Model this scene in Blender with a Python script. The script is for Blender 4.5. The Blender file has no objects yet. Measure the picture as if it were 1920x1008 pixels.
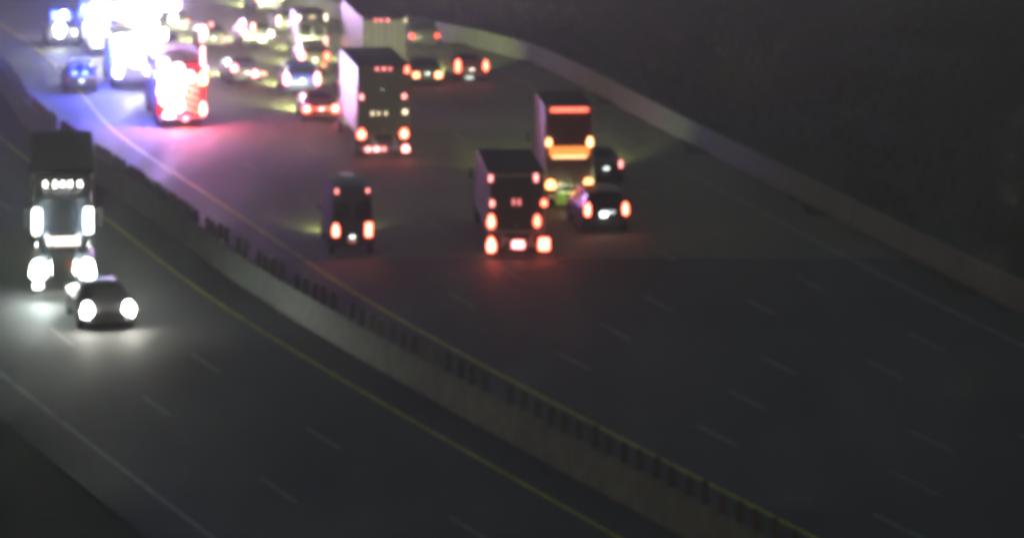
import bpy, bmesh, math, random
from mathutils import Vector, Matrix
R = math.radians
random.seed(7)
sc = bpy.context.scene
C = sc.collection

# ------------------------------------------------------------------ camera
cam_d = bpy.data.cameras.new('camera'); cam = bpy.data.objects.new('camera', cam_d); C.objects.link(cam)
cam.location = (0, 0, 24.0); cam.rotation_euler = (R(90), 0, 0)
cam_d.sensor_width = 36; cam_d.lens = 131.25; cam_d.shift_y = -0.596
cam_d.clip_start = 1; cam_d.clip_end = 6000
sc.camera = cam
# ------------------------------------------------------------------ world, moonlight, exposure
w = bpy.data.worlds.new('World'); sc.world = w; w.use_nodes = True
nt = w.node_tree; bg = nt.nodes['Background']
sky = nt.nodes.new('ShaderNodeTexSky'); sky.sky_type = 'NISHITA'; sky.sun_disc = False
sky.sun_elevation = R(4); sky.sun_rotation = R(200)
nt.links.new(sky.outputs[0], bg.inputs[0]); bg.inputs[1].default_value = 0.058
sd = bpy.data.lights.new('moon', 'SUN'); sd.energy = 0.02; sd.angle = R(10); sd.color = (1, .95, .86)
so = bpy.data.objects.new('moon', sd); C.objects.link(so); so.rotation_euler = (R(55), 0, R(20))
vs = sc.view_settings; vs.view_transform = 'Standard'; vs.look = 'None'; vs.exposure = 0; vs.gamma = 1; vs.use_curve_mapping = False
sc.cycles.pixel_filter_type = 'BLACKMAN_HARRIS'; sc.cycles.filter_width = 6.0
sc.cycles.sample_clamp_indirect = 3.0
sc.cycles.max_bounces = 5; sc.cycles.caustics_reflective = False; sc.cycles.caustics_refractive = False
sc.cycles.use_denoising = True

# ------------------------------------------------------------------ materials
MATS = {}
def mat(key, col, rough=.5, metal=0, noise=.25, scale=6, bump=0, coat=0, spec=.5):
    if key in MATS: return MATS[key]
    m = bpy.data.materials.new(key); m.use_nodes = True; n = m.node_tree; b = n.nodes['Principled BSDF']
    tc = n.nodes.new('ShaderNodeTexCoord'); nz = n.nodes.new('ShaderNodeTexNoise')
    nz.inputs['Scale'].default_value = scale; nz.inputs['Detail'].default_value = 6; nz.inputs['Roughness'].default_value = .65
    n.links.new(tc.outputs['Object'], nz.inputs['Vector'])
    rp = n.nodes.new('ShaderNodeValToRGB'); e = rp.color_ramp.elements
    e[0].position = .3; e[1].position = .72
    e[0].color = (*[c*(1-noise) for c in col], 1); e[1].color = (*[min(1, c*(1+noise)) for c in col], 1)
    n.links.new(nz.outputs['Fac'], rp.inputs[0]); n.links.new(rp.outputs[0], b.inputs['Base Color'])
    mr = n.nodes.new('ShaderNodeMapRange'); mr.inputs[3].default_value = max(.03, rough-.1); mr.inputs[4].default_value = min(1, rough+.1)
    n.links.new(nz.outputs['Fac'], mr.inputs[0]); n.links.new(mr.outputs[0], b.inputs['Roughness'])
    b.inputs['Metallic'].default_value = metal; b.inputs['Coat Weight'].default_value = coat
    b.inputs['Specular IOR Level'].default_value = spec
    if bump:
        bp = n.nodes.new('ShaderNodeBump'); bp.inputs['Strength'].default_value = bump; bp.inputs['Distance'].default_value = .03
        n2 = n.nodes.new('ShaderNodeTexNoise'); n2.inputs['Scale'].default_value = scale*6; n2.inputs['Detail'].default_value = 4
        n.links.new(tc.outputs['Object'], n2.inputs['Vector']); n.links.new(n2.outputs['Fac'], bp.inputs['Height'])
        n.links.new(bp.outputs[0], b.inputs['Normal'])
    MATS[key] = m; return m
def emit(col, st, sample=True):
    key = ('' if sample else 'lens_')+'lamp_%s_%g' % ('_'.join('%g' % c for c in col), st)
    if key in MATS: return MATS[key]
    m = bpy.data.materials.new(key); m.use_nodes = True; b = m.node_tree.nodes['Principled BSDF']
    b.inputs['Base Color'].default_value = (*[c*.5 for c in col], 1); b.inputs['Roughness'].default_value = .25
    b.inputs['Emission Color'].default_value = (*col, 1); b.inputs['Emission Strength'].default_value = st
    if not sample: m.cycles.emission_sampling = 'NONE'
    MATS[key] = m; return m
RED = (1, .13, .075); PINK = (1, .24, .23); AMB = (1, .36, .07); WARM = (1, .78, .5); WHITE = (.86, 1, .96); BLUE = (.035, .06, 1); VIO = (.75, .35, 1)

def road_mat(key, col, rough, tint):
    m = bpy.data.materials.new(key); m.use_nodes = True; n = m.node_tree; b = n.nodes['Principled BSDF']
    tc = n.nodes.new('ShaderNodeTexCoord')
    def noise(s, d, vec=None):
        z = n.nodes.new('ShaderNodeTexNoise'); z.inputs['Scale'].default_value = s; z.inputs['Detail'].default_value = d
        n.links.new(vec or tc.outputs['Object'], z.inputs['Vector']); return z.outputs['Fac']
    mp = n.nodes.new('ShaderNodeMapping'); mp.inputs['Rotation'].default_value = (0, 0, R(-15)); mp.inputs['Scale'].default_value = (1, .06, 1)
    n.links.new(tc.outputs['Object'], mp.inputs[0])
    big = noise(.09, 5); streak = noise(.75, 4, mp.outputs[0]); fine = noise(9, 6)
    def mix(a, bb, f):
        x = n.nodes.new('ShaderNodeMath'); x.operation = 'MULTIPLY_ADD'; x.inputs[1].default_value = f
        n.links.new(bb, x.inputs[0]); n.links.new(a, x.inputs[2]); return x.outputs[0]
    s = mix(mix(big, streak, .8), fine, .45)
    rp = n.nodes.new('ShaderNodeValToRGB'); e = rp.color_ramp.elements
    e[0].position = .8; e[1].position = 1.45 if False else 1.0
    mr = n.nodes.new('ShaderNodeMapRange'); mr.inputs[1].default_value = .75; mr.inputs[2].default_value = 1.5; mr.inputs[3].default_value = 0; mr.inputs[4].default_value = 1
    n.links.new(s, mr.inputs[0]); n.links.new(mr.outputs[0], rp.inputs[0])
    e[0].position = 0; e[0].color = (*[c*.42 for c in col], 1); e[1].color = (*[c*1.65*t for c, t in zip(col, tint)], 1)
    n.links.new(rp.outputs[0], b.inputs['Base Color'])
    m2 = n.nodes.new('ShaderNodeMapRange'); m2.inputs[1].default_value = .3; m2.inputs[2].default_value = .7
    m2.inputs[3].default_value = rough-.12; m2.inputs[4].default_value = rough+.12
    n.links.new(streak, m2.inputs[0]); n.links.new(m2.outputs[0], b.inputs['Roughness'])
    bp = n.nodes.new('ShaderNodeBump'); bp.inputs['Strength'].default_value = .25; bp.inputs['Distance'].default_value = .02
    n.links.new(noise(30, 3), bp.inputs['Height']); n.links.new(bp.outputs[0], b.inputs['Normal'])
    MATS[key] = m; return m

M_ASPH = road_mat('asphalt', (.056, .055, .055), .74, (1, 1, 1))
M_OLD_LIT = road_mat('worn_pavement_lit', (.145, .150, .090), .72, (1, 1, .95))  # older pavement, with the lit stretch's olive light put into its colour
M_GRASS = mat('rough_grass', (.028, .034, .016), .9, noise=.6, scale=.6, bump=.6)
M_CONC = mat('barrier_concrete', (.16, .17, .15), .85, noise=.35, scale=1.3, bump=.2)
M_PADDLE = mat('paddle_plastic', (.05, .055, .035), .6)
M_YEL = mat('yellow_paint', (.66, .58, .06), .6, noise=.45, scale=1.2)
M_WHT = mat('white_paint', (.3, .3, .26), .6, noise=.6, scale=1.2)
M_TAR = mat('joint_seal', (.03, .03, .03), .5)
M_RUB = mat('tyre_rubber', (.018, .018, .018), .8)
M_STEEL = mat('steel', (.45, .45, .45), .35, metal=.9)
M_CHROME = mat('chrome', (.75, .75, .75), .14, metal=1, noise=.05)
M_BLK = mat('black_plastic', (.02, .02, .02), .5)
M_GLASS = mat('dark_glass', (.012, .014, .016), .08, noise=.1, spec=.8)
M_PLATE = mat('licence_plate', (.7, .72, .7), .5, noise=.05)
M_BARK = mat('bark', (.05, .04, .03), .9, scale=9, bump=.4)
M_LEAF = mat('foliage', (.035, .05, .018), .7, noise=.5, scale=.8)
def paint(name, col, rough=.34, metal=.0): return mat('paint_'+name, col, rough, metal, noise=.12, scale=1.5, coat=.12)

# ------------------------------------------------------------------ mesh helpers
class MB:
    def __init__(s): s.v = []; s.f = []
    def add(s, vs_, fs):
        o = len(s.v); s.v += [tuple(p) for p in vs_]; s.f += [tuple(i+o for i in f) for f in fs]; return s
    def box(s, cx, cy, cz, sx, sy, sz, b=.015):
        b = min(b, sx*.45, sy*.45, sz*.45); h = (sx/2, sy/2, sz/2); c = (cx, cy, cz); V = []; ix = {}
        sg = [(a, bb, d) for a in (-1, 1) for bb in (-1, 1) for d in (-1, 1)]
        for g in sg:
            for a in range(3):
                ix[g, a] = len(V); V.append([c[k]+g[k]*(h[k]-(0 if k == a else b)) for k in range(3)])
        F = []
        for a in range(3):
            u, w_ = [k for k in range(3) if k != a]
            for sgn in (-1, 1):
                q = []
                for p, r in ((-1, -1), (1, -1), (1, 1), (-1, 1)):
                    g = [0, 0, 0]; g[a] = sgn; g[u] = p; g[w_] = r; q.append(ix[tuple(g), a])
                F.append(q)
        for a in range(3):
            u, w_ = [k for k in range(3) if k != a]
            for p in (-1, 1):
                for r in (-1, 1):
                    g1 = [0, 0, 0]; g1[u] = p; g1[w_] = r; g2 = g1[:]; g1[a] = -1; g2[a] = 1
                    F.append([ix[tuple(g1), u], ix[tuple(g2), u], ix[tuple(g2), w_], ix[tuple(g1), w_]])
        for g in sg: F.append([ix[g, 0], ix[g, 1], ix[g, 2]])
        return s.add(V, F)
    def cyl(s, p0, p1, r0, r1=None, n=12, caps=True):
        r1 = r0 if r1 is None else r1; p0 = Vector(p0); p1 = Vector(p1); d = (p1-p0).normalized()
        u = d.orthogonal().normalized(); w_ = d.cross(u); V = []
        for p, r in ((p0, r0), (p1, r1)):
            for i in range(n):
                t = 2*math.pi*i/n; V.append(p+u*(r*math.cos(t))+w_*(r*math.sin(t)))
        F = [[i, (i+1) % n, n+(i+1) % n, n+i] for i in range(n)]
        if caps: F += [list(range(n)), list(range(n, 2*n))]
        return s.add(V, F)
    def loft(s, rings, caps=True, closed=True):
        n = len(rings[0]); V = [p for r in rings for p in r]; F = []
        for i in range(len(rings)-1):
            for j in range(n if closed else n-1):
                k = (j+1) % n; F.append([i*n+j, i*n+k, (i+1)*n+k, (i+1)*n+j])
        if caps: F += [list(range(n)), list(range((len(rings)-1)*n, len(rings)*n))]
        return s.add(V, F)
    def lathe_x(s, prof, n=20):           # profile of (x, r) turned round the x axis
        V = []; m = len(prof)
        for i in range(n):
            t = 2*math.pi*i/n
            for x, r in prof: V.append((x, r*math.cos(t), r*math.sin(t)))
        F = [[i*m+j, i*m+j+1, ((i+1) % n)*m+j+1, ((i+1) % n)*m+j] for i in range(n) for j in range(m-1)]
        return s.add(V, F)
    def mesh(s, name, m, smooth=False):
        me = bpy.data.meshes.new(name); me.from_pydata(s.v, [], s.f)
        bm = bmesh.new(); bm.from_mesh(me); bmesh.ops.recalc_face_normals(bm, faces=bm.faces); bm.to_mesh(me); bm.free()
        me.materials.append(m)
        if smooth:
            me.polygons.foreach_set('use_smooth', [True]*len(me.polygons))
            me.set_sharp_from_angle(angle=R(38))
        return me
    def build(s, name, m, parent=None, smooth=False): return link(name, s.mesh(name, m, smooth), parent)
def link(name, me, parent=None, loc=(0, 0, 0), rz=0):
    o = bpy.data.objects.new(name, me); C.objects.link(o); o.parent = parent; o.location = loc; o.rotation_euler = (0, 0, rz); return o
def thing(name, label, cat, loc, head=0, group=None):
    o = link(name, None, None, loc, R(head)); o['label'] = label; o['category'] = cat
    if group: o['group'] = group
    return o
def struct(o): o['kind'] = 'structure'; return o

# ------------------------------------------------------------------ road geometry: x of an edge as a function of y
def curve(pts):
    n = len(pts); d = []
    for i in range(n):
        a = pts[max(0, i-1)]; b = pts[min(n-1, i+1)]; d.append((b[1]-a[1])/(b[0]-a[0]))
    def f(y):
        i = 0
        while i < n-2 and y > pts[i+1][0]: i += 1
        (y0, x0), (y1, x1) = pts[i], pts[i+1]; h = y1-y0; t = (y-y0)/h
        if t < 0: return x0+d[i]*(y-y0)
        if t > 1: return x1+d[i+1]*(y-y1)
        return (2*t**3-3*t**2+1)*x0+(t**3-2*t*t+t)*h*d[i]+(-2*t**3+3*t*t)*x1+(t**3-t*t)*h*d[i+1]
    return f
LX = curve([(40, 31), (102, 6.6), (136, -6.2), (162, -14.3), (188.8, -22.4), (205, -26), (225, -30.5), (250, -37), (280, -46), (340, -70)])
RX = curve([(40, 45), (102, 27), (136, 18.4), (165, 12.3), (193, 6.6), (212.7, 2.7), (224, -.2), (234, -4.7), (250, -13), (280, -27), (340, -52)])
BX = lambda y: LX(y)-1.6        # median barrier line
def lane(off): return lambda y: LX(y)+off*(RX(y)-LX(y))/26.0
def strip(f0, f1, y0, y1, z, step=4.0, nx=1):
    n = max(1, int(math.ceil((y1-y0)/step))); rings = []
    for i in range(n+1):
        y = y0+(y1-y0)*i/n; a, b = f0(y), f1(y); rings.append([(a+(b-a)*k/nx, y, z) for k in range(nx+1)])
    return MB().loft(rings, caps=False, closed=False)
# ground with a bank rising beyond the right-hand barrier
gr = MB(); xs = [-900, -400, -200, -120, -90]+[-80+i*4 for i in range(51)]+[140, 180, 260, 500, 900]; ys = [-300, -100, 0, 40]+[60+i*5 for i in range(60)]+[380, 430, 520, 700, 1200, 2000]
def gh(x, y):
    e = x-RX(min(max(y, 40), 340))-2.5
    h = -.05
    if e > 0: h += min(e*.30, 9.5)*(1+.12*math.sin(x*.21+y*.13)) + .3*math.sin(x*.5)*math.sin(y*.37)*min(1, e/6)
    return h
for y in ys:
    for x in xs: gr.v.append((x, y, gh(x, y)))
nx = len(xs)
gr.f = [(j*nx+i, j*nx+i+1, (j+1)*nx+i+1, (j+1)*nx+i) for j in range(len(ys)-1) for i in range(nx-1)]
struct(gr.build('ground', M_GRASS, None, True))
JY = 149.3      # pavement change; its colour step also carries the edge of the lit stretch
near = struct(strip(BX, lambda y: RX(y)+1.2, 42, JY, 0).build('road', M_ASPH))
far = struct(strip(BX, lambda y: RX(y)+1.2, JY, 345, 0).build('road', M_OLD_LIT))
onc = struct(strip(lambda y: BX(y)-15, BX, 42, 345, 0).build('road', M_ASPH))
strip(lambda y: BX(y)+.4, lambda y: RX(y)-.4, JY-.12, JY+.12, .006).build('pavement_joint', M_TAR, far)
def line(off, wd, m, name, par, y0, y1, z=.008):
    f = lane(off) if off >= 0 else (lambda y: BX(y)+off)
    return strip(lambda y: f(y)-wd/2, lambda y: f(y)+wd/2, y0, y1, z, 3).build(name, m, par)
line(2.1, .2, M_YEL, 'edge_line', near, 42, JY-.2); line(2.1, .2, M_YEL, 'edge_line', far, JY+.2, 345)
line(24, .16, M_WHT, 'edge_line', near, 42, JY-.2); line(24, .16, M_WHT, 'edge_line', far, JY+.2, 345)
line(-2.1, .16, M_YEL, 'edge_line', onc, 42, 345); line(-13.2, .16, M_WHT, 'edge_line', onc, 42, 345)
for off, ph in ((5.8, 150.4), (9.5, 156), (13.2, 174), (16.9, 161), (20.6, 154), (-5.8, 150), (-9.5, 155)):
    y = ph-12.2*8
    while y < 320:
        if y > 50:
            par = onc if off < 0 else (near if y < JY else far)
            line(off, .13, M_WHT, 'lane_dash', par, y, y+3.2)
        y += 12.2

# ------------------------------------------------------------------ barriers
def barrier(name, label, f, y0, y1, hgt, seg=5.0, paddles=0):
    t = thing(name, label, 'barrier', (f(y0), y0, 0)); ox, oy = f(y0), y0
    pr = [(-.30, 0), (-.30, .09), (-.17, .34), (-.09, hgt-.03), (-.06, hgt), (.06, hgt), (.09, hgt-.03), (.17, .34), (.30, .09), (.30, 0)]
    y = y0
    while y < y1:
        rings = []
        for k in range(3):
            yy = y+.012+(seg-.024)*k/2; dx = (f(yy+.1)-f(yy-.1))/.2; l = math.hypot(1, dx); jit = .0
            rings.append([(f(yy)+p*(1/l)-ox, yy-p*(dx/l)-oy, z) for p, z in pr])
        MB().loft(rings).build('barrier_segment', M_CONC, t, True); y += seg
    if paddles:
        pm = MB().loft([[(-.11, -.03, 0), (.11, -.03, 0), (.11, .03, 0), (-.11, .03, 0)], [(-.11, -.03, .5), (.11, -.03, .5), (.11, .03, .5), (-.11, .03, .5)],
                        [(-.06, -.03, .62), (.06, -.03, .62), (.06, .03, .62), (-.06, .03, .62)]]).mesh('glare_paddle', M_PADDLE)
        y = y0+.4
        while y < y1:
            o = link('glare_paddle', pm, t, (f(y)-ox, y-oy, hgt-.005), R(12+random.uniform(-20, 20))) if random.random() > .07 else None
            if o: o.rotation_euler.x = R(random.gauss(0, 2.5)); o.rotation_euler.y = R(random.gauss(0, 3)); o.scale = (1, 1, random.uniform(.88, 1.05))
            y += paddles
    return t
barrier('median_barrier', 'long concrete median barrier topped with dark glare paddles, left of the traffic', BX, 60, 290, 1.05, 5.0, 1.05)
barrier('roadside_barrier', 'pale concrete barrier curving along the right edge of the highway', lambda y: RX(y)+.8, 70, 290, 1.07, 5.0)

# ------------------------------------------------------------------ shared vehicle pieces
WM = {}
def wheel(par, x, y, r, wd, rim=M_STEEL):
    k = (r, wd, rim.name)
    if k not in WM:
        h = wd/2
        ty = MB().lathe_x([(-h*.8, r*.6), (-h, r*.72), (-h, r*.9), (-h*.75, r), (h*.75, r), (h, r*.9), (h, r*.72), (h*.8, r*.6)], 22).mesh('wheel', M_RUB, True)
        ri = MB()
        for s in (-1, 1): ri.lathe_x([(s*h*.82, r*.62), (s*h*.7, r*.55), (s*h*.45, r*.5), (s*h*.5, r*.2), (s*h*.75, r*.16), (s*h*.75, 0)], 14)
        WM[k] = (ty, ri.mesh('rim', rim, True))
    o = link('wheel', WM[k][0], par, (x, y, r)); link('rim', WM[k][1], o); return o
NOSAMPLE = {'headlight', 'fog_light', 'roof_marker', 'grille_marker', 'plate_lamp', 'light_module', 'air_cleaner_light', 'tailgate_lamp'}
def lamp(par, name, x, y, z, sx, sz, col, st, sy=.07, dome=None):
    if name == 'tail_light': st = round(st*random.uniform(.45, .85), 1); sx *= random.uniform(.88, 1.15); sz *= random.uniform(.85, 1.12)
    b = MB(); n, m = 10, 6
    if dome is None: dome = name != 'headlight' and (name != 'tail_light' or random.random() < .75)
    if not dome or max(sx, sz) > 3.2*min(sx, sz): b.box(x, y, z, sx, sy, sz, min(sx, sz)*.44)
    else:                                  # domed lens, slightly narrower towards the top
        rg = []
        for k in range(m+1):
            a = -math.pi/2+math.pi*k/m; zz = math.sin(a); r = max(.02, math.cos(a)**.75)
            rg.append([(x+sx/2*r*math.cos(2*math.pi*i/n)*(1-.28*zz), y+sy/2*r*math.sin(2*math.pi*i/n), z+sz/2*zz) for i in range(n)])
        b.loft(rg)
    o = b.build(name, emit(col, st, name not in NOSAMPLE), par)
    return o
def beam(par, x, y, z, power, col=(.95, 1, .48), size=88, pitch=4.0, yaw=0, rad=.08, blend=1.0):
    l = bpy.data.lights.new('spot_beam', 'SPOT'); l.energy = power; l.color = col; l.spot_size = R(size); l.spot_blend = blend; l.shadow_soft_size = rad
    o = bpy.data.objects.new('spot_beam', l); C.objects.link(o); o.parent = par; o.location = (x, y, z); o.rotation_euler = (R(90-pitch), 0, R(yaw)); return o
def glow(par, x, y, z, power, col, rad=.15):
    l = bpy.data.lights.new('lamp_light', 'POINT'); l.energy = power; l.color = col; l.shadow_soft_size = rad
    o = bpy.data.objects.new('lamp_light', l); C.objects.link(o); o.parent = par; o.location = (x, y, z); return o

# ------------------------------------------------------------------ cars, SUVs, vans: a lofted shell (y from the rear bumper forward)
#            y,   zbot, belt, top, half width at belt, half width at roof
SHAPES = {
 'sedan': (4.8, [(0, .46, .80, .86, .66, .60), (.05, .30, .90, .99, .80, .72), (.45, .21, .95, 1.06, .88, .74), (.95, .19, .97, 1.09, .91, .74), (1.6, .19, .97, 1.39, .91, .62),
                 (2.4, .19, .95, 1.45, .91, .62), (3.05, .19, .93, 1.38, .91, .62), (3.8, .19, .90, .99, .90, .76), (4.45, .21, .76, .83, .86, .74), (4.74, .28, .66, .72, .76, .66), (4.8, .42, .58, .62, .64, .56)],
           (3, 4), (6, 7), (3.4, 6.5), .33),
 'hatch': (4.2, [(0, .46, .84, .95, .66, .62), (.05, .30, .92, 1.02, .80, .72), (.18, .22, .95, 1.08, .86, .72), (.6, .20, .97, 1.42, .88, .62), (1.2, .19, .97, 1.48, .88, .62),
                 (2.0, .19, .95, 1.50, .88, .62), (2.6, .19, .93, 1.42, .88, .62), (3.3, .19, .92, 1.02, .87, .74), (3.9, .21, .80, .87, .84, .72), (4.15, .28, .7, .75, .74, .64), (4.2, .42, .6, .64, .62, .54)],
           (2, 3), (6, 7), (2.7, 6.5), .32),
 'suv':   (4.8, [(0, .50, .95, 1.05, .74, .70), (.05, .36, 1.02, 1.14, .88, .80), (.14, .30, 1.06, 1.20, .93, .80), (.5, .28, 1.08, 1.68, .96, .70), (1.2, .26, 1.08, 1.76, .97, .70),
                 (2.3, .26, 1.06, 1.78, .97, .70), (2.95, .26, 1.04, 1.68, .97, .69), (3.6, .26, 1.02, 1.14, .96, .82), (4.45, .28, .92, 1.02, .92, .80), (4.73, .34, .8, .88, .8, .72), (4.8, .48, .7, .76, .68, .6)],
           (2, 3), (6, 7), (2.7, 6.5), .38),
 'van':   (5.9, [(0, .50, 1.25, 2.70, .86, .76), (.04, .42, 1.28, 2.80, .92, .80), (.4, .36, 1.3, 2.86, .96, .84), (2.5, .34, 1.3, 2.88, .97, .85), (4.2, .34, 1.3, 2.84, .97, .84), (4.6, .34, 1.28, 2.62, .96, .80),
                 (5.0, .34, 1.22, 1.75, .95, .76), (5.25, .34, 1.14, 1.30, .93, .78), (5.7, .38, 1.0, 1.1, .86, .74), (5.86, .42, .85, .92, .76, .66), (5.9, .5, .7, .76, .66, .58)],
           None, (5, 7), (4.1, 6.0), .36),
}
def shell_ring(st):
    y, zb, be, tp, wb, wt = st
    half = [(wb*.86, zb), (wb*.97, zb+.10), (wb, zb+.5*(be-zb)), (wb*.985, be-.05), (wb-.03, be), (wt+.03, max(be+.02, tp-.07)), (wt*.8, tp-.012), (wt*.4, tp+.012)]
    return [(x, y, z) for x, z in half]+[(-x, y, z) for x, z in reversed(half)]
def patch(rings, i0, i1, j0, j1, off, ni=4, nj=4):
    def P(u, v):
        i = min(int(u), len(rings)-2); a = u-i; j = min(int(v), len(rings[0])-2); b = v-j
        g = lambda ii, jj: Vector(rings[ii][jj])
        return (g(i, j)*(1-b)+g(i, j+1)*b)*(1-a)+(g(i+1, j)*(1-b)+g(i+1, j+1)*b)*a
    rows = []
    for k in range(ni+1):
        row = []
        for m in range(nj+1):
            u = i0+(i1-i0)*k/ni; v = j0+(j1-j0)*m/nj; e = .02
            n = (P(u+e, v)-P(u-e, v)).cross(P(u, v+e)-P(u, v-e))
            n = n.normalized() if n.length else Vector((0, 0, 1))
            p = P(u, v); c = Vector((0, p.y, .7))
            if n.dot(p-c) < 0: n = -n
            row.append(p+n*off)
        rows.append(row)
    return MB().loft(rows, caps=False, closed=False)
def car(name, label, cat, x, y, head, style, body, tails=(), heads=0, beam_p=1500, group=None, oncoming=False, plate=True, head_st=60, scale_w=1.0, lamp_pow=0, hs=0):
    L, stn, rw, ws, sw, wr = SHAPES[style]
    if oncoming:
        h = R(180+head); x += math.sin(h)*L; y -= math.cos(h)*L; head += 180
    t = thing(name, label, cat, (x, y, 0), head, group)
    rings = [shell_ring((a, b, c, d, e*scale_w, f*scale_w)) for a, b, c, d, e, f in stn]
    MB().loft(rings).build('body', body, t, True)
    W = max(s[4] for s in stn)*scale_w
    MB().box(0, .06, stn[1][1]+.1, W*1.7, .2, .2, .06).build('rear_bumper', body if style in ('sedan', 'hatch') else M_BLK, t)
    MB().box(0, L-.06, stn[-2][1]+.08, W*1.55, .2, .2, .06).build('front_bumper', body, t)
    if rw: patch(rings, rw[0]+.12, rw[1]-.12, 5.6, 9.4, .008).build('rear_window', M_GLASS, t, True)
    else:
        for s in (-1, 1): MB().box(s*.4, -.005, 1.85, .62, .03, .75, .05).build('rear_window', M_GLASS, t)
        MB().box(0, -.004, 1.45, .02, .02, 2.1, .005).build('door_seam', M_BLK, t)
    patch(rings, ws[0]+.1, ws[1]-.1, 5.6, 9.4, .008).build('windscreen', M_GLASS, t, True)
    m = (sw[0]+sw[1])/2
    for a, b in ((sw[0], m-.06), (m+.06, sw[1])):
        for j0, j1 in ((4.15, 4.9), (10.1, 10.85)): patch(rings, a, b, j0, j1, .008, 5, 2).build('side_window', M_GLASS, t, True)
    for s in (-1, 1):
        fy = L-.92 if style != 'van' else L-1.0
        for wy in (.95, fy):
            wheel(t, s*(W-.1), wy, wr, .22)
            MB().cyl((s*(W-.005), wy, wr+.01), (s*(W+.004), wy, wr+.01), wr*1.13, n=20).build('wheel_arch', M_BLK, t)
        yy = {'sedan': 3.55, 'hatch': 3.05, 'suv': 3.4, 'van': 4.95}[style]; zz = stn[6][2]+.1
        MB().box(s*(W+.09), yy, zz, .2, .1, .14, .04).build('wing_mirror', body, t)
        hl = lamp(t, 'headlight', s*(W*.74), L-.14, stn[-2][2]-.06+hs/2-.06, .3+hs*.2, .13+hs, (1, .97, .9), head_st if heads else .0, .2+hs*.5, hs > 0)
        if heads: beam(t, s*W*.74, L+.05, stn[-2][2]-.06, beam_p, pitch=9)
    for q in tails:
        lx, lz, lw, lh, col, st = q[:6]; lamp(t, q[6] if len(q) > 6 else 'tail_light', lx, q[7] if len(q) > 7 else .02, lz, lw, lh, col, st, .1)
    if plate:
        pz = stn[1][1]+.33 if style in ('sedan', 'hatch', 'van') else .82
        pl = MB().box(0, -.03, pz, .31, .02, .16, .004).build('licence_plate', M_PLATE, t)
        lamp(pl, 'plate_lamp', 0, -.075, pz+.1, .2, .025, (.9, 1, .92), 14, .03)
    MB().cyl((W*.5, -.06, stn[1][1]+.02), (W*.5, .2, stn[1][1]+.02), .035, n=10).build('exhaust_pipe', M_STEEL, t)
    return t
def pair(dx, z, w_, h, col, st, c=0): return [(c-dx, z, w_, h, col, st), (c+dx, z, w_, h, col, st)]

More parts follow.
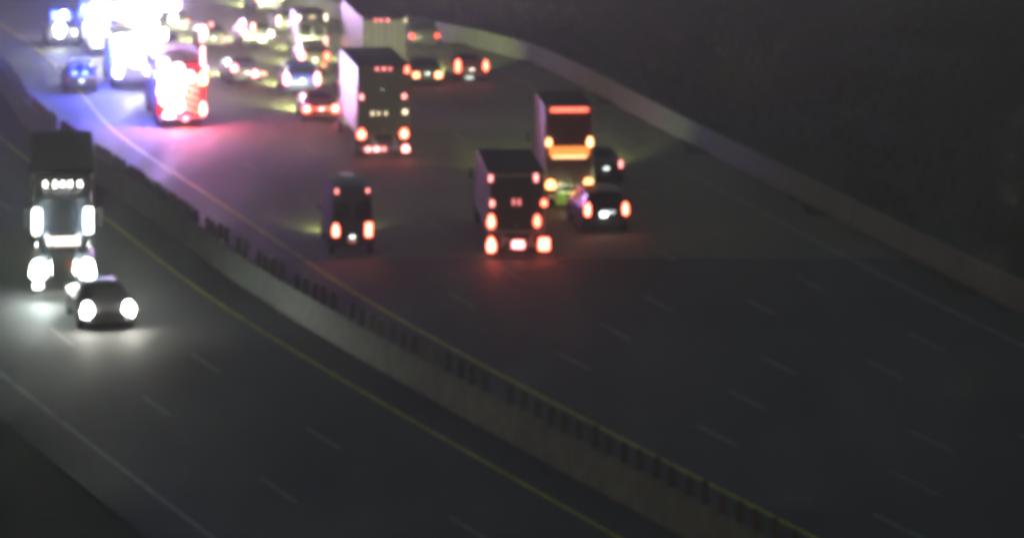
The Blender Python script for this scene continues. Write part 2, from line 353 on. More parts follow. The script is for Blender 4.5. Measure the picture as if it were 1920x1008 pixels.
# ------------------------------------------------------------------ trucks
def box_truck(name, label, x, y, head, W, H, Lb, floor, boxm, doorm, lights, group=None, beam_p=2000, slats=7, edge=None, double=False, tandem=False, side_lamps=True, cat='truck', cab=None):
    t = thing(name, label, cat, (x, y, 0), head, group); hw = W/2
    MB().box(0, Lb/2, (floor+H)/2, W, Lb, H-floor, .03).build('cargo_box', boxm, t)
    MB().box(0, Lb/2, H+.008, W-.06, Lb-.06, .03, .01).build('roof_panel', mat('darkened_roof', (.045, .047, .04), .85, spec=.2), t)  # dark top skin: the unlit look of the roof put into its colour
    fr = MB(); fm = edge or M_STEEL
    for s in (-1, 1): fr.box(s*(hw-.05), -.02, (floor+H)/2, .1, .06, H-floor, .01)
    fr.box(0, -.02, H-.06, W-.21, .06, .12, .01); fr.box(0, -.02, floor+.05, W-.21, .06, .1, .01); fr.build('rear_frame', fm, t)
    if double:
        for s in (-1, 1):
            d = MB().box(s*(hw-.13)/2, -.015, (floor+H)/2, hw-.14, .03, H-floor-.26, .01).build('rear_door', doorm, t)
            MB().cyl((s*.22, -.06, floor+.15), (s*.22, -.06, H-.2), .022, n=8).build('lock_rod', M_STEEL, d)
            MB().cyl((s*.5, -.06, floor+.15), (s*.5, -.06, H-.2), .022, n=8).build('lock_rod', M_STEEL, d)
            for k in range(4): MB().box(s*(hw-.14), -.05, floor+.35+k*(H-floor-.7)/3, .14, .03, .07, .01).build('hinge', M_STEEL, d)
    else:
        d = MB().box(0, -.006, (floor+H)/2, W-.22, .012, H-floor-.24, .004).build('rear_door', doorm, t)
        ph = (H-floor-.26)/slats
        for k in range(slats): MB().box(0, -.022, floor+.13+ph*(k+.5), W-.24, .02, ph-.025, .008).build('door_panel', doorm, d)
        MB().box(0, -.05, floor+.3, .22, .03, .05, .01).build('handle', M_STEEL, d)
    for s in (-1, 1):
        MB().box(s*(hw+.004), Lb/2, floor+.06, .03, Lb-.1, .1, .01).build('rub_rail', fm, t)
        MB().box(s*(hw+.004), Lb/2, H-.05, .03, Lb-.1, .08, .01).build('roof_rail', fm, t)
        n = int(Lb/1.2)
        for k in range(1, n): MB().box(s*(hw+.003), Lb*k/n, (floor+H)/2, .016, .05, H-floor-.25, .004).build('side_post', boxm, t)
    MB().box(0, Lb/2+.5, floor-.16, .8, Lb+1.0, .2, .02).build('chassis', M_BLK, t)
    bm_ = MB().box(0, .0, .52, W*.86, .1, .12, .02)
    for s in (-1, 1): bm_.box(s*.55, .02, (.52+floor)/2, .08, .08, floor-.52, .01)
    bm_.build('rear_bumper', M_STEEL, t)
    rows = [1.6, 2.85] if tandem else [1.7]
    for wy in rows:
        for s in (-1, 1):
            wheel(t, s*(hw-.16), wy, .5, .26); wheel(t, s*(hw-.48), wy, .5, .26)
    for s in (-1, 1): MB().box(s*(hw-.34), rows[0]-.72, .52, .58, .02, .66, .005).build('mud_flap', M_BLK, t)
    cy = Lb+.25; cm = cab or boxm; ch = min(H-.5, 2.85); cw = min(hw-.03, 1.22)
    rings = [[(a*cw*f, cy+yy, z) for a, z in ((-.9, .6), (-1, .8), (-1, 1.7), (-.9, ch-.1*0-dz), (-.78, ch+.08-dz), (.78, ch+.08-dz), (.9, ch-dz), (1, 1.7), (1, .8), (.9, .6))] for yy, dz, f in ((0, .0, .98), (.9, 0, 1), (1.45, .12, 1))]
    rings += [[(a*cw*f, cy+yy, z) for a, z in ((-.9, .6), (-1, .8), (-1, zt-.25), (-.9, zt-.1), (-.78, zt), (.78, zt), (.9, zt-.1), (1, zt-.25), (1, .8), (.9, .6))] for yy, zt, f in ((2.0, 1.75, .98), (2.6, 1.6, .92), (2.7, 1.3, .88))]
    cb = MB().loft(rings).build('cab', cm, t, True)
    MB().loft([[(-cw*.76, cy+1.52, ch-.08), (cw*.76, cy+1.52, ch-.08)], [(-cw*.8, cy+1.99, 1.85), (cw*.8, cy+1.99, 1.85)]], caps=False, closed=False).build('windscreen', M_GLASS, cb)
    for s in (-1, 1):
        MB().box(s*(cw+.002), cy+.95, (1.75+ch)/2-.05, .02, .85, ch-2.0, .01).build('side_window', M_GLASS, cb)
        MB().box(s*(cw+.2), cy+1.5, 2.2, .1, .1, .5, .03).build('mirror', M_BLK, cb)
        wheel(t, s*(cw-.1), cy+1.75, .5, .28); lamp(t, 'headlight', s*.9, cy+2.68, 1.0, .28, .18, (1, .95, .85), 20, .1)
        beam(t, s*.9, cy+2.8, 1.0, beam_p, pitch=9)
    for q in lights: lamp(t, q[6] if len(q) > 6 else 'tail_light', q[0], -.09, q[1], q[2], q[3], q[4], q[5], .07)
    MB().box(-.45, -.07, .78, .3, .02, .16, .004).build('licence_plate', M_PLATE, t)
    return t

# ------------------------------------------------------------------ traffic moving away
G_AWAY = 'traffic heading away from the camera'
P_DARK = paint('charcoal', (.03, .03, .035)); P_RED = paint('dark_red', (.25, .015, .012)); P_BLU = paint('blue', (.04, .06, .42)); P_SIL = paint('silver', (.4, .41, .42), .3, .4)
P_WHT = paint('white', (.75, .75, .74)); P_GREY = paint('grey', (.12, .12, .125)); P_GRN = paint('dark_green', (.05, .06, .04)); P_BRN = paint('brown', (.12, .09, .06))
P_FIRE = paint('fire_red', (.5, .02, .015)); P_HIV = mat('yellow_green_panel', (.45, .62, .1), .5)
T = 26
car('cargo_van', 'tall dark cargo van braking alone in the left lane beside the yellow line', 'van', -6.4, 149.6, 7, 'van', P_DARK,
    pair(.66, 1.10, .26, .5, RED, 26)+pair(.62, 2.66, .12, .2, PINK, 9)+[(-.0, .66, .34, .1, PINK, 1.6, 'reflector_glow')], 1, 800, G_AWAY, scale_w=.92)  # bumper reflector's glint given as a faint glow
box_truck('box_truck', 'box truck with white lit left side, right behind the small red car', -6.15, 179.0, 8.0, 2.6, 4.45, 8.6, 1.15, P_WHT, paint('olive_door', (.085, .09, .055)),
    [(-.32, 4.33, .14, .12, PINK, 10), (0, 4.33, .14, .12, PINK, 10), (.3, 4.33, .14, .12, PINK, 10), (1.12, 4.28, .18, .3, RED, 16),
     (-1.08, 3.0, .16, .22, PINK, 14), (.98, 3.0, .16, .22, PINK, 14), (-.55, 2.2, .12, .16, WARM, 5), (-.25, 2.2, .1, .16, WARM, 5), (.1, 2.2, .12, .14, WARM, 5), (1.02, 2.25, .2, .22, WARM, 8),
     (-1.08, 1.22, .34, .42, RED, 34), (.98, 1.22, .34, .5, RED, 34), (-.75, .5, .3, .22, PINK, 18), (-.35, .5, .3, .22, PINK, 18), (-.0, .5, .24, .22, PINK, 12), (1.05, .5, .34, .34, PINK, 26)], G_AWAY, 120, edge=paint('brown_trim', (.12, .07, .04)))
box_truck('semi_trailer', 'tall trailer ahead of the white-sided box truck, only its top lights showing', -7.0, 206.5, 8, 2.5, 4.1, 12.5, 1.2, paint('olive_box', (.08, .085, .055)), paint('olive_door', (.085, .09, .055)),
    [(-.55, 4.0, .1, .22, PINK, 8), (-.25, 4.0, .1, .2, PINK, 8), (.12, 4.0, .1, .2, PINK, 8), (1.1, 3.98, .12, .2, WARM, 6)]+pair(1.0, 1.0, .3, .3, RED, 20), G_AWAY, 2500, double=True, tandem=True, edge=M_BLK)
box_truck('box_truck', 'dark truck with three rows of red lights low in the picture, right of centre', 0.2, 149.3, 4, 2.3, 3.4, 7.4, 1.05, P_DARK, paint('dark_door', (.05, .055, .045)),
    [(-1.06, 3.24, .12, .3, PINK, 12), (.76, 3.24, .12, .3, PINK, 12), (-1.0, 2.24, .16, .26, PINK, 14), (1.08, 2.24, .2, .3, RED, 18), (-.14, 2.28, .1, .24, PINK, 4), (.08, 2.28, .1, .24, PINK, 4),
     (-1.04, 1.52, .24, .55, RED, 30), (.8, 1.52, .24, .55, RED, 30), (-1.04, .58, .3, .55, RED, 34), (.04, .58, .46, .3, PINK, 22), (1.08, .58, .42, .46, RED, 34)], G_AWAY, 40)
help_t = box_truck('service_truck', 'service truck with a red bar on top and a glowing amber panel across its rear', 2.5, 163.0, 4, 2.15, 4.45, 5.6, .95, P_DARK, paint('maroon_door', (.10, .03, .025)),
    pair(.82, 1.05, .34, .46, (1, .3, .08), 30)+[(0, 4.3, 1.64, .16, RED, 5, 'light_bar')]+pair(.9, 2.9, .22, .4, (1, .4, .15), 14)+[(0, 2.5, 1.74, .4, (1, .26, .05), 2.2, 'amber_warning_panel'), (0, 2.26, 1.5, .12, (1, .5, .22), 4, 'amber_warning_panel')], G_AWAY, 3200, slats=9)
hb = MB()
MB().box(0, -.1, .42, 1.2, .05, .5, .01).build('reflective_bumper_panel', P_HIV, help_t)
lamp(help_t, 'bumper_lamp', 0, -.22, .72, .9, .04, (.8, 1, .4), 2.5, .05)  # added lamp strip that brightens the yellow-green panel
car('suv', 'dark SUV on the right edge of traffic beside the service truck', 'suv', 3.95, 155.8, 9, 'suv', P_DARK,
    pair(.80, 1.02, .22, .5, RED, 28)+[(-.12, .82, .3, .2, WHITE, 12, 'reversing_light', -.04), (.1, .9, .5, .06, WHITE, 2.5, 'tailgate_lamp', -.04)], 1, 60, G_AWAY, plate=False)
car('sedan', 'small dark car ahead of the right-hand SUV, partly hidden by it', 'car', 4.3, 170.5, 9, 'sedan', P_DARK, [(-.7, .85, .2, .14, WHITE, 3), (.68, .9, .12, .4, PINK, 12)], 1, 4200, G_AWAY)
car('suv', 'blue SUV with white-hot tail lights, left of the box truck', 'suv', -11.5, 204.5, 9, 'suv', P_BLU, pair(.84, .98, .3, .72, PINK, 34), 1, 4200, G_AWAY)
car('sedan', 'low red car just left of the white-sided box truck', 'car', -9.85, 193, 9, 'sedan', P_RED, pair(.74, .72, .44, .34, RED, 34)+[(0, .72, .9, .08, RED, 8, 'brake_bar')], 1, 4200, G_AWAY)
car('suv', 'brown SUV directly ahead of the blue SUV, below the tall van', 'suv', -11.35, 215.2, 9, 'suv', P_BRN, [(-.76, 1.1, .28, .5, PINK, 24), (.7, 1.05, .26, .5, RED, 24), (.5, .5, .24, .24, RED, 18), (-.5, .55, .2, .2, RED, 14)], 1, 4200, G_AWAY)
car('sedan', 'grey car with pinkish white lights beside the emergency vehicles', 'car', -14.9, 210, 14, 'sedan', P_GREY, [(-.72, .98, .36, .4, PINK, 30), (.45, .60, .4, .5, PINK, 30), (.86, .62, .4, .14, PINK, 10), (0, .7, .5, .1, PINK, 8)], 1, 4200, G_AWAY)
car('suv', 'pale SUV with a bright white rear in the knot of far traffic', 'suv', -15.6, 229, 12, 'suv', P_SIL, [(-.86, 1.12, .3, .4, PINK, 24), (-.3, 1.36, .24, .6, PINK, 14), (.3, .6, .5, .3, (1, .95, .7), 16, 'reversing_light'), (.82, .95, .34, .4, (1, .9, .75), 18), (0, .82, 1.1, .1, (1, .9, .7), 6)], 1, 4200, G_AWAY, plate=False)
car('cargo_van', 'tall van in far traffic with lights up its rear corners', 'van', -11.9, 222.5, 9, 'van', P_GREY, pair(.80, 2.58, .12, .36, WARM, 12)+pair(.8, 1.12, .14, .56, PINK, 18)+[(0, 2.62, .5, .2, WARM, 1.2, 'roof_marker')], 1, 4200, G_AWAY)
car('sedan', 'small car in far traffic left of the tall van', 'car', -14.2, 238.5, 12, 'hatch', P_GREY, pair(.7, .85, .16, .6, (1, .7, .45), 16), 1, 4200, G_AWAY)
car('hatchback', 'small car with warm tail lights just right of the tall trailer', 'car', -4.75, 209.5, 9, 'hatch', P_GRN, pair(.62, .62, .36, .32, (1, .3, .12), 26), 1, 4200, G_AWAY)
car('sedan', 'dark red car alone near the right-hand barrier, lit number plate', 'car', -2.27, 211.5, 10, 'sedan', P_RED, pair(.8, .92, .22, .62, RED, 26)+[(-.14, .28, .5, .22, WHITE, 1.5, 'bumper_lamp')], 1, 4200, G_AWAY)
car('suv', 'far car with dim red lights beside the bend of the right-hand barrier', 'car', -5.35, 229, 16, 'suv', P_DARK, pair(.78, .84, .32, .32, (1, .07, .04), 6), 1, 4200, G_AWAY, plate=False)
car('sedan', 'car at the very top of the picture right of the emergency lights', 'car', -16.4, 253, 16, 'sedan', P_SIL, [(-.8, .9, .4, .24, PINK, 10), (0, .8, .6, .24, WHITE, 6, 'reversing_light'), (.8, .95, .3, .3, WARM, 8)], 1, 4200, G_AWAY)
car('hatchback', 'car with one pink light showing beside the fire engine', 'car', -18.3, 229, 12, 'hatch', P_GREY, [(-.7, .62, .36, .4, PINK, 16), (-.1, 1.5, .18, .3, PINK, 8, 'high_brake_light', .5), (.7, .6, .3, .3, PINK, 8)], 1, 4200, G_AWAY)

# ------------------------------------------------------------------ oncoming semi truck and car (left side of the median)
def semi(x, y, head):
    h = R(180+head); L = 17.0
    t = thing('semi_truck', 'oncoming semi truck with blazing headlights and five roof lights, left of the median', 'truck', (x+math.sin(h)*0, y, 0), 180+head)
    # local: front bumper at y=0, the truck runs back to negative y
    mP = paint('truck_blue_grey', (.06, .075, .10))
    hood = [[(s*w_, yy, z) for s, w_, z in ((-1, .55*f, .75), (-1, .62*f, 1.3), (-1, .55*f, zt-.12), (-1, .4*f, zt), (1, .4*f, zt), (1, .55*f, zt-.12), (1, .62*f, 1.3), (1, .55*f, .75))] for yy, f, zt in ((-.15, .92, 1.85), (-.5, 1.0, 2.0), (-2.3, 1.35, 2.3))]
    MB().loft(hood).build('hood', mP, t, True)
    g = MB().box(0, -.12, 1.3, .98, .1, 1.05, .05).build('grille', M_CHROME, t)
    for k in range(9): MB().box(-.4+k*.1, -.055, 1.3, .04, .03, .92, .008).build('grille_bar', M_BLK, g)
    MB().box(0, -.02, .55, 2.4, .26, .42, .08).build('bumper', M_CHROME, t)
    for s in (-1, 1):
        f = MB().loft([[(s*a, yy, z) for a, z in ((.5, .8), (1.16, .8), (1.18, zt-.1), (1.05, zt), (.55, zt))] for yy, zt in ((-.25, 1.05), (-.6, 1.35), (-1.4, 1.42), (-1.9, 1.1))]).build('fender', mP, t, True)
        lamp(t, 'headlight', s*.92, -.2, 1.0, .48, .72, (.9, 1, .97), 260, .2, True); lamp(t, 'fog_light', s*.92, .12, .5, .32, .26, (.88, 1, .95), 25, .06)
        beam(t, s*.92, .1, 1.0, 170, (.7, 1, .85), 80, 16)
        wheel(t, s*1.02, -1.1, .52, .3, M_CHROME)
        # tall chrome air cleaner with a lit strip
        MB().cyl((s*1.0, -2.35, 1.55), (s*1.0, -2.35, 2.75), .19, n=14).build('air_cleaner', M_CHROME, t, True)
        lamp(t, 'air_cleaner_light', s*.98, -2.13, 2.55, .24, .9, (.9, 1, .97), 45, .08)
        MB().cyl((s*1.12, -4.3, 1.2), (s*1.12, -4.3, 4.0), .075, n=10).build('exhaust_stack', M_CHROME, t, True)
        MB().box(s*1.42, -2.5, 2.65, .2, .12, .75, .04).build('mirror', M_BLK, t)
        MB().cyl((s*1.0, -2.5, 2.9), (s*1.4, -2.5, 2.95), .02, n=6).build('mirror_arm', M_CHROME, t)
        MB().cyl((s*.98, -2.3, .85), (s*.98, -4.6, .85), .3, n=16).build('fuel_tank', M_CHROME, t, True)
        for wy in (-5.6, -6.9): wheel(t, s*.96, wy, .52, .5)
        for wy in (-15.2, -16.5): wheel(t, s*.96, wy, .52, .5)
    cab = MB().loft([[(s*a, yy, z) for s, a, z in ((-1, 1.0, 1.0), (-1, 1.08, 1.6), (-1, 1.02, zt-.2), (-1, .85, zt), (1, .85, zt), (1, 1.02, zt-.2), (1, 1.08, 1.6), (1, 1.0, 1.0))] for yy, zt in ((-2.25, 2.6), (-2.55, 3.35), (-3.0, 3.72), (-5.0, 3.9))]).build('cab', mP, t, True)
    for s in (-1, 1): MB().loft([[(s*.05, -2.30, 2.62), (s*.92, -2.36, 2.62)], [(s*.05, -2.54, 3.27), (s*.88, -2.56, 3.2)]], caps=False, closed=False).build('windscreen', M_GLASS, cab)
    MB().box(0, -2.42, 3.38, 1.9, .34, .05, .02).build('sun_visor', M_CHROME, cab)
    for xx in (-.66, -.28, 0, .28, .66): lamp(t, 'roof_marker', xx, -2.85, 3.86, .09, .2, (1, .92, .8), 26, .1)
    for xx in (-.55, -.36, -.18, -.04, .12, .28, .5): lamp(t, 'grille_marker', xx, -.2, 2.08, .09, .3, (1, .8, .66), 10, .08)
    MB().box(0, -11.5, 2.65, 2.55, 11.6, 2.8, .04).build('trailer_box', mat('trailer_dark', (.018, .02, .018), .8, spec=.15), t)
    MB().box(0, -11, 1.0, .9, 12.5, .26, .03).build('chassis', M_BLK, t)
    return t
semi(-16.88, 140.3, 7)
car('sedan', 'oncoming car with glaring headlights in front of the semi truck', 'car', -14.4, 133.3, 14, 'sedan', P_DARK, pair(.75, .8, .3, .2, RED, 1), 1, 30, None, True, head_st=170, scale_w=1.1, hs=.4)

# ------------------------------------------------------------------ emergency vehicles
G_EM = 'emergency vehicles stopped on the left of the highway'
def flood(par, x, y, z, st, power, yaw, pitch, size=110, w_=.55, h_=.34, col=(1, 1, .97), pole=None):
    e = link('scene_light', MB().box(0, 0, 0, w_, .16, h_, .03).mesh('scene_light', M_BLK), par, (x, y, z), R(yaw))
    link('lens', MB().box(0, .085, 0, w_-.06, .02, h_-.06, .006).mesh('lens', emit(col, st, False)), e)
    if pole: MB().cyl((x, y, pole), (x, y, z-h_/2), .04, n=8).build('light_pole', M_STEEL, par)
    o = beam(par, x-math.sin(R(yaw))*.14, y+math.cos(R(yaw))*.14, z, power, col, size, pitch, yaw, .25, .5); o.name = 'scene_light_beam'
    return e
def lightbar(par, y, z, wd, cols, st, power=0, pc=None):
    b = MB().box(0, y, z, wd, .3, .06, .02).build('light_bar', M_BLK, par); n = len(cols)
    for i, c in enumerate(cols): lamp(b, 'light_module', -wd/2+wd*(i+.5)/n, y, z+.10, wd/n*.9, .14, c, st, .28)
    if power:
        for i, c in enumerate((cols[0], cols[-1])): glow(b, (-.3, .3)[i]*wd, y, z+.3, power, c)
def engine(name, label, x, y, head, body, stripe, H=3.2, L=9.5, cat='fire engine'):
    t = thing(name, label, cat, (x, y, 0), head, G_EM)
    MB().box(0, 3.0, (H+.55)/2, 2.46, 6.0, H-.55, .05).build('body', body, t)
    MB().box(0, 3.0, H*.42, 2.475, 5.9, .22, .004).build('reflective_stripe', stripe, t)
    rp = MB().box(0, -.01, (H+.7)/2, 2.1, .03, H-1.0, .01).build('rear_panel', body, t)
    for s in (-1, 1):
        for k in range(6):
            a = (s*.06, -.03, .95+k*.36); b = (s*.98, -.03, .6+k*.36)
            MB().loft([[(a[0], -.032, a[2]), (b[0], -.032, b[2])], [(a[0], -.032, a[2]+.16), (b[0], -.032, b[2]+.16)]], caps=False, closed=False).build('chevron_stripe', stripe, rp)
        for k in range(3):
            d = MB().box(s*1.235, 1.1+k*1.75, (H+.7)/2, .03, 1.55, H-1.15, .01).build('locker_door', M_STEEL, t)
            MB().box(s*1.255, 1.1+k*1.75, 1.0, .02, 1.3, .05, .005).build('handle', M_BLK, d)
        wheel(t, s*1.06, 1.9, .52, .3); wheel(t, s*1.06, 7.4, .52, .3)
        MB().cyl((s*.5, .1, H+.14), (s*.5, 5.6, H+.14), .035, n=8).build('ladder_rail', M_STEEL, t)
    for k in range(14): MB().cyl((-.5, .3+k*.4, H+.14), (.5, .3+k*.4, H+.14), .02, n=6).build('ladder_rung', M_STEEL, t)
    MB().box(0, -.25, .5, 2.4, .5, .1, .02).build('rear_step', M_STEEL, t)
    cb = MB().loft([[(s*a*f, yy, z) for s, a, z in ((-1, 1.15, .6), (-1, 1.22, 1.0), (-1, 1.22, 1.8), (-1, 1.12, zt-.15), (-1, .95, zt), (1, .95, zt), (1, 1.12, zt-.15), (1, 1.22, 1.8), (1, 1.22, 1.0), (1, 1.15, .6))] for yy, zt, f in ((6.15, H-.1, 1), (9.0, H-.1, 1), (9.4, H-.35, .97), (9.5, 1.7, .95))]).build('cab', body, t, True)
    MB().box(0, 9.47, 2.25, 2.0, .03, .85, .02).build('windscreen', M_GLASS, cb)
    for s in (-1, 1):
        for yy in (6.9, 8.3): MB().box(s*1.19, yy, 2.3, .06, .95, .75, .02).build('side_window', M_GLASS, cb)
    return t
fe = engine('fire_engine', 'red fire engine nearest of the emergency vehicles, amber and red lights on its right corner', -16.95, 191.2, 10, P_FIRE, paint('lime_stripe', (.6, .6, .15)))
for lx, lz, lw, lh, c, st in ((1.14, 4.85, .3, .7, (1, .45, .4), 60), (1.1, 3.6, .2, 1.0, (1, .5, .5), 22), (1.12, 2.5, .36, .7, (1, .5, .16), 60), (1.12, .95, .3, .7, (1, .35, .3), 46), (.2, .45, .3, .3, (1, .3, .3), 24), (-.6, .7, .5, .5, (1, .7, .9), 50), (-.75, 1.5, .6, .7, (1, .85, 1), 90), (-.8, 2.6, .6, .9, (.95, 1, 1), 120), (-.9, 3.3, .5, .4, (.95, 1, 1), 140), (-1.12, 1.9, .2, .5, (1, .7, 1), 40), (-.15, 2.9, .6, .7, (1, .9, 1), 110), (-.2, 2.1, .7, .9, (1, .88, 1), 110), (-.2, 1.2, .6, .8, (1, .75, .95), 80), (.45, 2.6, .5, .5, (1, .6, .85), 40)):  # big left and middle lamps added to fill out the white glare
    if lz > 3.3 and lx > 0: MB().cyl((lx, .02, 3.1), (lx, .02, lz), .035, n=8).build('light_pole', M_STEEL, fe)
    lamp(fe, 'warning_light', lx, -.1, lz, lw, lh, c, st*.35, .08)
glow(fe, .3, -1.0, 2.3, 2300, (1, .03, .06)); glow(fe, .3, -.6, .9, 350, (1, .04, .08)); glow(fe, -.6, -.7, 2.4, 900, (.4, .3, 1))
flood(fe, -1.1, .1, 4.75, 300, 350, 178, 12, 120, pole=3.1, w_=.7, h_=.5)
flood(fe, -.3, 2.0, 4.4, 200, 13000, 8, 8, 34, pole=3.1)  # added forward flood, bleaches the ambulance's rear
glow(fe, 1.6, 1.0, 2.9, 500, (.5, .2, 1)); glow(fe, -1.7, 1.0, 2.6, 3600, (.03, .05, 1)); lamp(fe, 'warning_light', 1.27, .1, 3.0, .1, .16, VIO, 30, .3); lamp(fe, 'warning_light', -1.28, 1.0, 2.6, .1, .16, BLUE, 20, .3); beam(fe, 1.4, -.1, 3.0, 16000, (.66, .45, 1), 32, -4, -146, .15, .5)  # added violet spot for the box truck's side, blue wash, lenses to match

amb = box_truck('ambulance', 'white ambulance box washed out by floodlight, ahead of the fire engine', -21.0, 207.5, 10.5, 2.4, 3.1, 4.6, .6, P_WHT, P_WHT,
    [(-.8, 2.85, .5, .4, (.95, 1, 1), 160, 'warning_light'), (.8, 2.85, .5, .4, (1, .95, 1), 160, 'warning_light'), (0, 2.9, .6, .3, (.9, 1, 1), 120, 'warning_light'), (-.9, 1.1, .4, .6, (1, .9, 1), 60, 'warning_light'), (.9, 1.1, .5, .8, (1, .9, .95), 90, 'warning_light'), (.2, 1.7, .7, .7, (.95, 1, .97), 60, 'warning_light')], G_EM, 900, double=True, cat='ambulance')
glow(amb, -1.7, .3, 2.7, 6500, (.03, .05, 1)); lamp(amb, 'warning_light', -1.26, .3, 2.7, .12, .16, BLUE, 20, .4)  # added blue side light and lens, tints road and barrier
flood(amb, .9, .2, 3.5, 240, 1500, 180, 10, 120, pole=3.05, w_=.8, h_=.5)
flood(amb, -.9, 2.0, 3.6, 200, 11000, 10, 5, 34, pole=3.05)  # added forward flood, overexposes the rescue truck's rear
flood(amb, .3, 2.0, 3.7, 240, 900, 170, 8, 120, pole=3.05, w_=.9, h_=.5)
rs = engine('rescue_truck', 'white rescue truck behind the glare, star-like light at its rear left', -24.4, 226, 11, P_WHT, P_FIRE, cat='truck')
for lx, lz, lw, lh, c, st in ((-.75, 2.0, .9, .9, (1, .97, 1), 260), (-.7, 3.0, .4, .9, (1, 1, 1), 120), (-.7, .9, .3, .8, (.8, .85, 1), 60), (.7, 2.6, .8, .8, (.9, 1, .97), 160), (.6, 1.2, .8, .7, (.95, 1, .97), 160), (0, 2.9, .5, .3, (1, 1, 1), 80)): lamp(rs, 'warning_light', lx, -.1, lz, lw, lh, c, st*.4, .08)
flood(rs, 1.1, .2, 3.9, 260, 1500, 176, 9, 120, pole=3.1, w_=.8, h_=.5); flood(rs, -.4, 2.2, 3.9, 200, 9000, 2, 4, 34, pole=3.1)  # second flood added to whiten the ladder truck's rear
ld = engine('ladder_truck', 'white ladder truck at the top of the picture, farthest big emergency vehicle', -24.6, 246, 13, P_WHT, P_FIRE, cat='fire engine')
for lx, lz, lw, lh, c, st in ((-.6, 1.4, 1.0, 1.1, (.88, 1, .98), 200), (.7, 1.3, 1.0, 1.3, (.88, 1, .98), 200), (.1, 2.4, 1.2, .6, (.9, 1, 1), 140), (.9, .7, .5, .5, (1, 1, 1), 60)): lamp(ld, 'warning_light', lx, -.1, lz, lw, lh, c, st*.4, .08)
flood(ld, .9, .2, 3.9, 260, 1500, 176, 9, 120, pole=3.1, w_=.8, h_=.5)
P_POL = paint('police_dark', (.025, .027, .03))
def police(label, x, y, head, body, style, cols, st, power, tails, lb=True):
    p = car('police_car', label, 'police car', x, y, head, style, body, tails, 1, 400, G_EM)
    z = max(s[3] for s in SHAPES[style][1])+.05
    lightbar(p, 2.0, z, 1.2, cols, st, power)
    return p
police('police SUV between the ambulance and the fire engine, pink and white lights', -18.6, 203.5, 10, P_WHT, 'suv', [(1, .9, 1)]*4+[VIO]*2, 160, 250, pair(.82, 1.05, .3, .6, (1, .7, .9), 60)+[(0, 1.5, .9, .3, (1, 1, 1), 120, 'rear_flasher', .3)])
police('dark police car against the median barrier, blue glow on its glass', -23.75, 206, 10, P_POL, 'sedan', [BLUE]*6, 3, 500, pair(.72, .8, .24, .12, RED, .6))
police('police SUV by the median far left, one tall white flasher', -27.7, 230.5, 11, P_WHT, 'suv', [BLUE, BLUE, WHITE, BLUE], 60, 1200, [(-.2, 1.1, .5, .9, (.95, 1, 1), 150, 'rear_flasher'), (.7, .9, .2, .3, WHITE, 20)])
police('police SUV ahead of the fire engine with one pinkish flasher', -21.4, 237, 12, P_POL, 'suv', [VIO, BLUE, VIO], 30, 4000, [(-.1, 1.15, .4, .5, (1, .85, 1), 50, 'rear_flasher'), (.75, .95, .24, .2, RED, 6)])

# ------------------------------------------------------------------ trees and shrubs on the bank beyond the right-hand barrier
def crown(cx, cy, cz, rx, rz, n, size, name, par):
    b = MB()
    lobes = [(random.uniform(-.6, .6)*rx, random.uniform(-.6, .6)*rx, random.uniform(-.55, .6)*rz, random.uniform(.35, .6)) for _ in range(9)]
    for _ in range(n):
        l = random.choice(lobes); d = Vector((random.gauss(0, 1), random.gauss(0, 1), random.gauss(0, 1))).normalized()*random.uniform(.55, 1)
        p = Vector((cx+l[0]+d.x*rx*l[3], cy+l[1]+d.y*rx*l[3], cz+l[2]+d.z*rz*l[3]))
        u = Vector((random.gauss(0, 1), random.gauss(0, 1), random.gauss(0, 1))).normalized(); v = u.orthogonal().normalized(); s = size*random.uniform(.5, 1.2)
        b.add([p-u*s, p+v*s*.5, p+u*s, p-v*s*.5], [(0, 1, 2, 3)])
    me = bpy.data.meshes.new(name); me.from_pydata(b.v, [], b.f); me.materials.append(M_LEAF); return link(name, me, par)
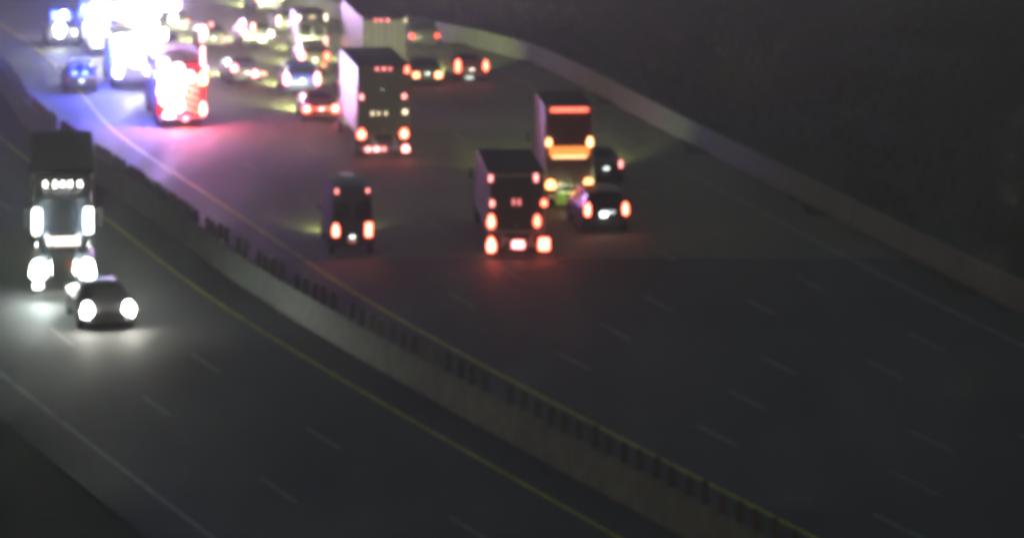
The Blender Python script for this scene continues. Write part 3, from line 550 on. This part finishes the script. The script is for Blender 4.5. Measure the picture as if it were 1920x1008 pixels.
def shrub(x, y, h, label):
    t = thing('shrub', label, 'shrub', (x, y, gh(x, y)-.05), 0, 'shrubs behind the right-hand barrier')
    s = MB()
    for k in range(5): s.cyl((0, 0, 0), (math.cos(k*1.3)*h*.4, math.sin(k*1.3)*h*.4, h*.6), .03, .01, 6)
    s.build('stem', M_BARK, t); crown(0, 0, h*.55, h*.6, h*.5, 600, h*.09, 'foliage', t)
shrub(8.3, 205, 1.5, 'greenish shrub just behind the right-hand barrier above the service truck'); shrub(3.2, 229, 1.2, 'low shrub on the bank behind the bend of the right-hand barrier')
# rough grass tufts on the bank
tb = MB()
for _ in range(9000):
    y = random.uniform(110, 290); x = RX(y)+random.uniform(2.6, 45); z = gh(x, y)
    for k in range(3):
        a = random.uniform(0, 6.28); hgt = random.uniform(.25, .75); wd = random.uniform(.05, .14); dx, dy = math.cos(a), math.sin(a); lx, ly = random.uniform(-.25, .25), random.uniform(-.25, .25)
        tb.add([(x-dx*wd, y-dy*wd, z-.05), (x+dx*wd, y+dy*wd, z-.05), (x+lx, y+ly, z+hgt)], [(0, 1, 2)])
me = bpy.data.meshes.new('bank_grass'); me.from_pydata(tb.v, [], tb.f); me.materials.append(mat('dry_grass', (.06, .062, .03), .8, noise=.5, scale=.4))
go = link('bank_grass', me); go['kind'] = 'stuff'; go['label'] = 'rough dark grass on the bank beyond the right-hand barrier'; go['category'] = 'grass'
# ------------------------------------------------------------------ night haze
hz = MB().box(0, 850, 11.9, 1900, 2500, 28.0, .01).mesh('haze', M_GRASS); hz.materials.clear()
hm = bpy.data.materials.new('haze_air'); hm.use_nodes = True; hn = hm.node_tree; hn.nodes.clear()
ho = hn.nodes.new('ShaderNodeOutputMaterial'); pv = hn.nodes.new('ShaderNodeVolumePrincipled'); pv.inputs['Density'].default_value = .0018; pv.inputs['Color'].default_value = (.84, .88, .72, 1); pv.inputs['Anisotropy'].default_value = .55
hn.links.new(pv.outputs[0], ho.inputs['Volume']); hz.materials.append(hm)
h_o = link('haze', hz); h_o['kind'] = 'stuff'; h_o['label'] = 'thin night haze over the highway'; h_o['category'] = 'haze'
sc.cycles.volume_bounces = 0
